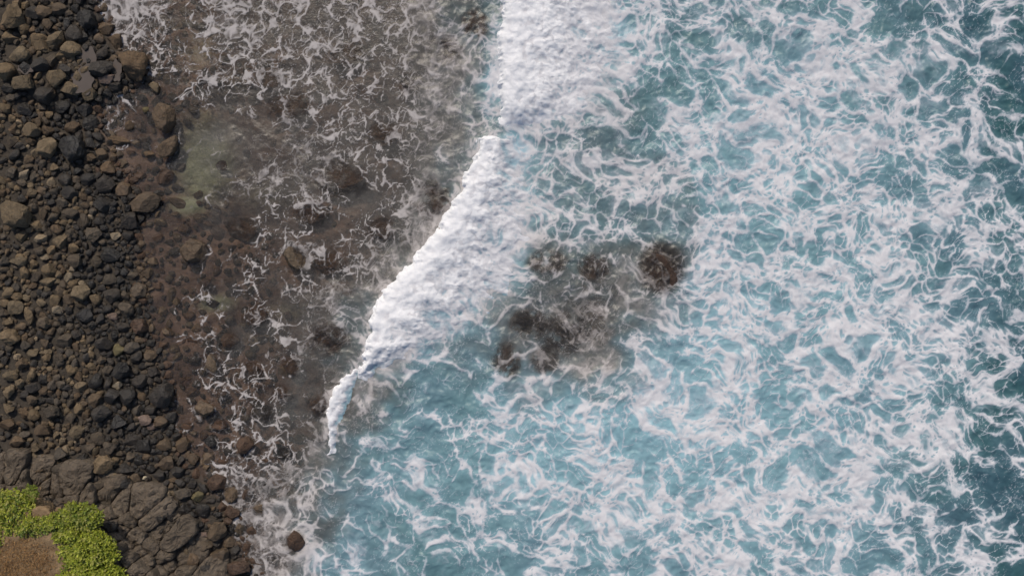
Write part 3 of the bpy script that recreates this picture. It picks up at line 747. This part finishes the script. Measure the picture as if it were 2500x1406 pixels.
me = mesh_np('sea_water', np.stack([EX, EY, EZ], -1).reshape(-1, 3), grid_faces(len(ex), len(ey)),
             attrs={k: clampgrid(f[k]) for k in ('foam', 'murk', 'milk', 'hide')})
tag(link('sea', me, mat=M_WATER), 'sea water laced with white foam', kind='structure')

# ------------------------------------------------------------------ broken waves: lumpy white water with a steep front
def back_f(t, tor): return sstep(.42, 1.08, t+.45*tor)
WLAB = ['broad upper white breaker running to the top edge', 'long white breaking wave crossing the middle diagonally', 'small narrow white breaker below the long one']
for k in range(3):
    a = np.array(WAVES[k], float); ws = 0.032
    x0, x1 = P2X(a[:, 1].min()-25), P2X(a[:, 2].max()+60); y0, y1 = P2Y(a[-1, 0]+10), P2Y(a[0, 0]-10)
    wx = np.arange(x0, x1, ws); wy = np.arange(y0, min(y1, 16.4), ws); WX, WY = np.meshgrid(wx, wy)
    rag = 26*fbm(WX*.7, WY*.7, 3, 501)+20*fbm(WX*2.2, WY*2.2, 4, 503)
    h, t, df, db, ins = wave_profile(k, WX/S+1250+rag*(0.8 if k < 2 else .75), 703-WY/S+12*fbm(WX*1.5, WY*1.5, 3, 521))
    base = grid_sample(f['z'], WX, WY, ux[0], uy[0], st)
    A, B = WX+.35*fbm(WX*1.4, WY*1.4, 3, 505), WY+.35*fbm(WX*1.4, WY*1.4, 3, 507)
    l1, _, _ = worley(A*1.8, B*1.8, 511, rad=.3); l2, _, _ = worley(A*4.0, B*4.0, 513, rad=.3); l3, _, _ = worley(A*10, B*10, 515)
    l0 = fbm(WX*.9, WY*.9, 3, 519); lump = box(0.14*l0+0.26*(1-1.6*l1**2)*(.8+.9*l0)+0.10*(1-1.8*l2**2), 2)+0.02*(1-1.8*l3**2)
    tor = fbm(WX*1.0+WY*.3, WY*1.4, 4, 517)
    back = sstep(0.95, 1.45, t+0.40*tor)
    edge = np.minimum(sstep(-6, 20 if k < 2 else 10, df+5*tor), ins)
    fade = (1-sstep(.30, 1.05, t+.35*tor))*ins
    z = base+0.35*h+(0.02+(.06+.55*lump)*fade)*edge*(0.45 if k == 2 else 1)-0.25*(1-edge)-0.16*back
    keep = (z > base-0.015)
    kf = (keep[:-1, :-1] | keep[1:, :-1] | keep[:-1, 1:] | keep[1:, 1:])
    sl_ = grid_sample(f['foam'], WX, WY, ux[0], uy[0], st)
    pit_shade = .50*sstep(.36, .64, l2+.35*tor)*sstep(.05, .6, t)+.32*sstep(.36, .64, l1)*sstep(-.1, .4, t)  # thinner foam in the hollows; bluish shade between lumps put into the colour
    foam = np.clip((1.32-pit_shade)*(1-back_f(t, tor))+(sl_+.10)*back_f(t, tor), 0, 1.32)
    V = np.stack([WX, WY, z], -1).reshape(-1, 3); Fc = grid_faces(len(wx), len(wy), kf)
    used = np.unique(Fc); mp = -np.ones(len(V), int); mp[used] = np.arange(len(used))
    me = mesh_np('breaking_wave', V[used], mp[Fc], attrs={'foam': foam.ravel()[used], 'murk': np.full(len(used), .9), 'hide': np.ones(len(used)), 'milk': np.clip(.9-.3*np.clip(t, 0, 1), 0, 1).ravel()[used]})
    tag(link('breaking_wave', me, mat=M_WATER), WLAB[k], 'wave', 'breaking waves')

# ------------------------------------------------------------------ tide pools among the boulders
def pool(px, py, w, h, z, seed, label):
    n = 48; th = np.linspace(0, 2*np.pi, n, endpoint=False); r = 1+.35*vnoise(np.cos(th)*1.6+seed, np.sin(th)*1.6, seed)
    x, y = at(px, py, z)
    V = np.concatenate([[[0, 0, 0]], np.stack([np.cos(th)*r*w*S/2, np.sin(th)*r*h*S/2, 0*th], -1)])
    Fc = np.array([[0, 1+i, 1+(i+1) % n] for i in range(n)])
    o = link('tide_pool', mesh_np('tide_pool', V, Fc), mat=M_POOL); o.location = (x, y, z)
    tag(o, label, kind='structure')
for a in ((212, 150, 38, 80, 3, 'upper part of the still tide pool among the boulders'), (200, 200, 56, 62, 5, 'lower part of the still tide pool among the boulders'), (284, 172, 26, 52, 7, 'narrow tide pool beside the rugged boulder'), (62, 168, 34, 24, 9, 'small tide pool in the upper left boulders')):
    x, y = at(a[0], a[1]); pool(a[0], a[1], a[2], a[3], ground_at(x, y)+.07+.01*a[4], a[4], a[5])

# ------------------------------------------------------------------ jointed rock ledge, lower left
core = bpy.data.objects.new('rock_ledge', None); COL.objects.link(core)
cx, cy = at(200, 1300); core.location = (cx, cy, 0.0)
tag(core, 'jointed grey-brown rock ledge in the bottom left corner', 'rock ledge')
lr = np.random.default_rng(5)
pts = []
for k in range(6000):
    p = (lr.uniform(-140, 560), lr.uniform(1120, 1520)); L = float(ledge_in(np.array([p[0]]), np.array([p[1]]))[0])
    if L < 0.12: continue
    mind = lr.uniform(22, 46) if L < 2.9 else 60
    if all(((p[0]-q[0])*.8)**2+((p[1]-q[1])*1.1)**2 < 0 or ((p[0]-q[0])*.85)**2+((p[1]-q[1])*1.1)**2 > mind**2 for q in pts): pts.append(p)
PT = np.array(pts)
def cell(i):
    """Voronoi cell of stone i inside the ledge outline, by clipping a square"""
    c = PT[i]; poly = [np.array([c[0]+a, c[1]+b]) for a, b in ((-70, -70), (70, -70), (70, 70), (-70, 70))]
    for j in np.argsort(((PT-c)**2).sum(1))[1:16]:
        m = (c+PT[j])/2; n = PT[j]-c; new = []
        for a, b in zip(poly, poly[1:]+poly[:1]):
            da, db_ = (a-m)@n, (b-m)@n
            if da <= 0: new.append(a)
            if da*db_ < 0: new.append(a+(b-a)*(da/(da-db_)))
        poly = new
    return poly
for i in range(len(PT)):
    poly = cell(i)
    if len(poly) < 3: continue
    c = np.mean(poly, 0); L = float(ledge_in(np.array([c[0]]), np.array([c[1]]))[0])
    poly = np.array(poly)
    # polar outline sampled evenly, slightly inset and rounded
    n = 36; th = np.linspace(0, 2*np.pi, n, endpoint=False); R = np.full(n, 1e9)
    for a, b in zip(poly, np.roll(poly, -1, 0)):
        e = b-a; nn = np.array([e[1], -e[0]]); dd = nn@(a-c)
        den = np.cos(th)*nn[0]+np.sin(th)*nn[1]
        with np.errstate(divide='ignore', invalid='ignore'): q = dd/den
        R = np.where((q > 0) & (q < R), q, R)
    R = np.minimum(R, 52); R = (np.roll(R, 1)+2*R+np.roll(R, -1))/4*lr.uniform(.98, 1.03)
    top = ground_at(*at(c[0], c[1], 1.2))+0.24+lr.uniform(-.10, .22)
    x, y = at(c[0], c[1], top); k = (CAM_H-top)/CAM_H
    tilt = lr.normal(0, .10, 2); dome = lr.uniform(.05, .16)
    rings = [(1.0, -.9), (1.01, -.22), (.985, -.07), (.93, -.01), (.82, dome*.25), (.66, dome*.6), (.48, dome*.85), (.25, dome)]
    V = []
    for (s_, zz) in rings:
        rx = R*S*k*s_; vx = np.cos(th)*rx; vy = -np.sin(th)*rx
        nz = fbm((vx+x)*1.6, (vy+y)*1.6, 4, 601)*.24+fbm((vx+x)*5, (vy+y)*5, 3, 603)*.10
        jag = 1+.13*fbm((vx+x)*2.4, (vy+y)*2.4+zz, 3, 605)
        V.append(np.stack([vx*jag, vy*jag, zz+nz*(zz > -.5)+vx*tilt[0]+vy*tilt[1]], -1))
    V = np.concatenate(V+[np.array([[0, 0, dome+.24*float(fbm(np.array([x*1.6]), np.array([y*1.6]), 4, 601)[0])]])])
    Fc = []
    for rr_ in range(len(rings)-1):
        for j in range(n):
            a, b = rr_*n+j, rr_*n+(j+1) % n
            Fc += [[a+n, b+n, b], [a+n, b, a]]
    q0 = (len(rings)-1)*n
    Fc += [[len(V)-1, q0+(j+1) % n, q0+j] for j in range(n)]
    o = link('rock_block', mesh_np('rock_block', V, np.array(Fc), smooth=False), core, M_ROCK)
    o.location = (x-cx, y-cy, top)
    kk = lr.uniform(.85, 1.15); o.color = (0.122*kk, 0.099*kk, 0.077*kk, .05)

# ------------------------------------------------------------------ soil, green shrubs and dry grass on the ledge
def mound(px, py): return 2.55+0.35*fbm(np.asarray(px)*.012, np.asarray(py)*.012, 3, 701)
def blob_in(blobs, px, py):
    v = np.full(np.shape(px), -9.0)
    wob = .16*fbm(np.asarray(px)*.035, np.asarray(py)*.035, 3, 711)
    for (x, y, a, b) in blobs: v = np.maximum(v, 1-np.hypot((px-x)/a, (py-y)/b)+wob)
    return v
n = 60; sxp = np.linspace(-140, 215, n); syp = np.linspace(1205, 1520, n); SX, SY = np.meshgrid(sxp, syp)
inn = blob_in([(75, 1400, 185, 165), (10, 1330, 150, 140), (95, 1262, 50, 34)], SX, SY)
soz = 1.45+1.1*sstep(-.06, .32, inn)+.10*fbm(SX*.03, SY*.03, 4, 721)
kx = (CAM_H-soz)/CAM_H
me = mesh_np('soil', np.stack([(SX-1250)*S*kx, (703-SY)*S*kx, soz], -1).reshape(-1, 3), grid_faces(n, n, (inn[:-1, :-1] > -.06))[:, ::-1])
tag(link('soil', me, mat=M_SOIL), 'bare tan soil between the shrubs on the ledge', kind='structure')
def leaves(name, blobs, count, tones, z0, dome, size, parent, mat, seed, upright=0.0, thin=0.5):
    r = np.random.default_rng(seed); Vs = []; Cs = []; m = 0
    xs_ = [b[0]-b[2]*1.3 for b in blobs]+[b[0]+b[2]*1.3 for b in blobs]; ys_ = [b[1]-b[3]*1.3 for b in blobs]+[b[1]+b[3]*1.3 for b in blobs]
    PX = r.uniform(min(xs_), max(xs_), count*4); PY = r.uniform(min(ys_), max(ys_), count*4)
    v = blob_in(blobs, PX, PY); ok = (v > 0) & (r.random(count*4) < sstep(-.02, .14, v)*.9+.1); PX, PY, v = PX[ok][:count], PY[ok][:count], v[ok][:count]
    tuft = fbm(PX*.045, PY*.045, 3, seed); tuft2 = fbm(PX*.16, PY*.16, 2, seed+3)
    depth = r.random(len(PX))**2
    Z = z0+dome*np.sqrt(np.clip(v, 0, 1))*(.75+.5*tuft)+.16*tuft2-depth*.42
    k = (CAM_H-Z)/CAM_H; X = (PX-1250)*S*k; Y = (703-PY)*S*k
    nL = len(X); th = r.uniform(0, 6.28, nL); el = r.normal(.35+upright, .38, nL)
    L = size*r.uniform(.6, 1.25, nL); Wd = L*thin*r.uniform(.8, 1.2, nL)
    d = np.stack([np.cos(th)*np.cos(el), np.sin(th)*np.cos(el), np.sin(el)], -1); sd = np.stack([-np.sin(th), np.cos(th), r.normal(0, .3, nL)], -1)
    c0 = np.stack([X, Y, Z], -1); up = np.array([0, 0, 1.0])
    V = np.stack([c0, c0+d*(L*.55)[:, None]+sd*(Wd*.5)[:, None], c0+d*L[:, None]-up*(L*.18)[:, None], c0+d*(L*.55)[:, None]-sd*(Wd*.5)[:, None]], 1).reshape(-1, 3)
    Fc = np.arange(nL*4).reshape(-1, 4)
    pick = np.clip(r.random(nL)*.7+.3*(tuft+.5), 0, .999); T = np.array(tones); C = T[(pick*len(T)).astype(int)]*r.uniform(.75, 1.25, nL)[:, None]
    C = np.repeat(np.concatenate([C, np.ones((nL, 1))], 1), 4, 0)
    me = mesh_np(name, V-np.array(parent.location if parent else (0, 0, 0)), Fc, smooth=False, colors={'tone': C})
    return link(name, me, parent, mat)
GREEN = [(.085, .118, .016), (.215, .265, .028), (.310, .350, .036), (.390, .415, .055), (.370, .360, .090)]
LIME = [(.110, .170, .025), (.190, .240, .035), (.245, .280, .048), (.27, .27, .07)]
def shrub(label, blobs, count, tones, z0, dome, seed, size=.15):
    x, y = at(blobs[0][0], blobs[0][1], z0); e = bpy.data.objects.new('green_shrub', None); COL.objects.link(e); e.location = (x, y, z0-.3)
    tag(e, label, 'shrub', 'green shrubs on the ledge')
    fo = leaves('foliage', blobs, count, tones, z0, dome, size, e, M_LEAF, seed); fo['kind'] = 'stuff'
    # woody stems under the leaves
    r = np.random.default_rng(seed+1)
    for b in blobs:
        for q in range(4):
            sx_, sy_ = at(b[0]+r.uniform(-.5, .5)*b[2], b[1]+r.uniform(-.5, .5)*b[3], z0); ex_, ey_ = sx_+r.uniform(-.5, .5), sy_+r.uniform(-.5, .5)
            V = []; m = 6
            for (xx, yy, zz, rad) in ((sx_, sy_, z0-.45, .035), ((sx_+ex_)/2+.06, (sy_+ey_)/2, z0-.1, .026), (ex_, ey_, z0+dome*.35, .014)):
                V += [[xx+rad*math.cos(6.283*i/m)-x, yy+rad*math.sin(6.283*i/m)-y, zz-(z0-.3)] for i in range(m)]
            Fc = [[g*m+i, g*m+(i+1) % m, (g+1)*m+(i+1) % m, (g+1)*m+i] for g in range(2) for i in range(m)]
            o = link('stem', mesh_np('stem', V, Fc), e, M_SOIL)
shrub('large lime green leafy shrub in the corner right of the dry grass', [(212, 1345, 78, 60), (215, 1420, 92, 70), (165, 1310, 40, 25)], 12500, GREEN, 2.35, .75, 31)
shrub('lime green shrub spreading along the left edge of the ledge', [(10, 1255, 85, 62), (70, 1285, 60, 32), (-60, 1290, 90, 80)], 9000, GREEN[1:]+LIME[:2], 2.35, .6, 33)
shrub('yellow-green shrub bridging the two larger shrubs on the ledge', [(195, 1262, 58, 34), (140, 1278, 50, 26), (180, 1240, 22, 14)], 5200, LIME+GREEN[2:4], 2.45, .5, 35)
shrub('sparse yellowish sprig beside the bare soil patch', [(76, 1204, 20, 20), (62, 1222, 14, 12)], 420, LIME, 2.3, .35, 37, .13)
dg = leaves('dry_grass', [(60, 1365, 82, 62), (20, 1420, 130, 80), (-40, 1370, 90, 70)], 15000, [(.16, .085, .034), (.27, .15, .058), (.37, .22, .085), (.21, .11, .043), (.31, .165, .07)], 2.45, .35, .17, None, M_STRAW, 41, upright=.35, thin=.10)
tag(dg, 'dry brown grass beside the green shrubs', kind='stuff')
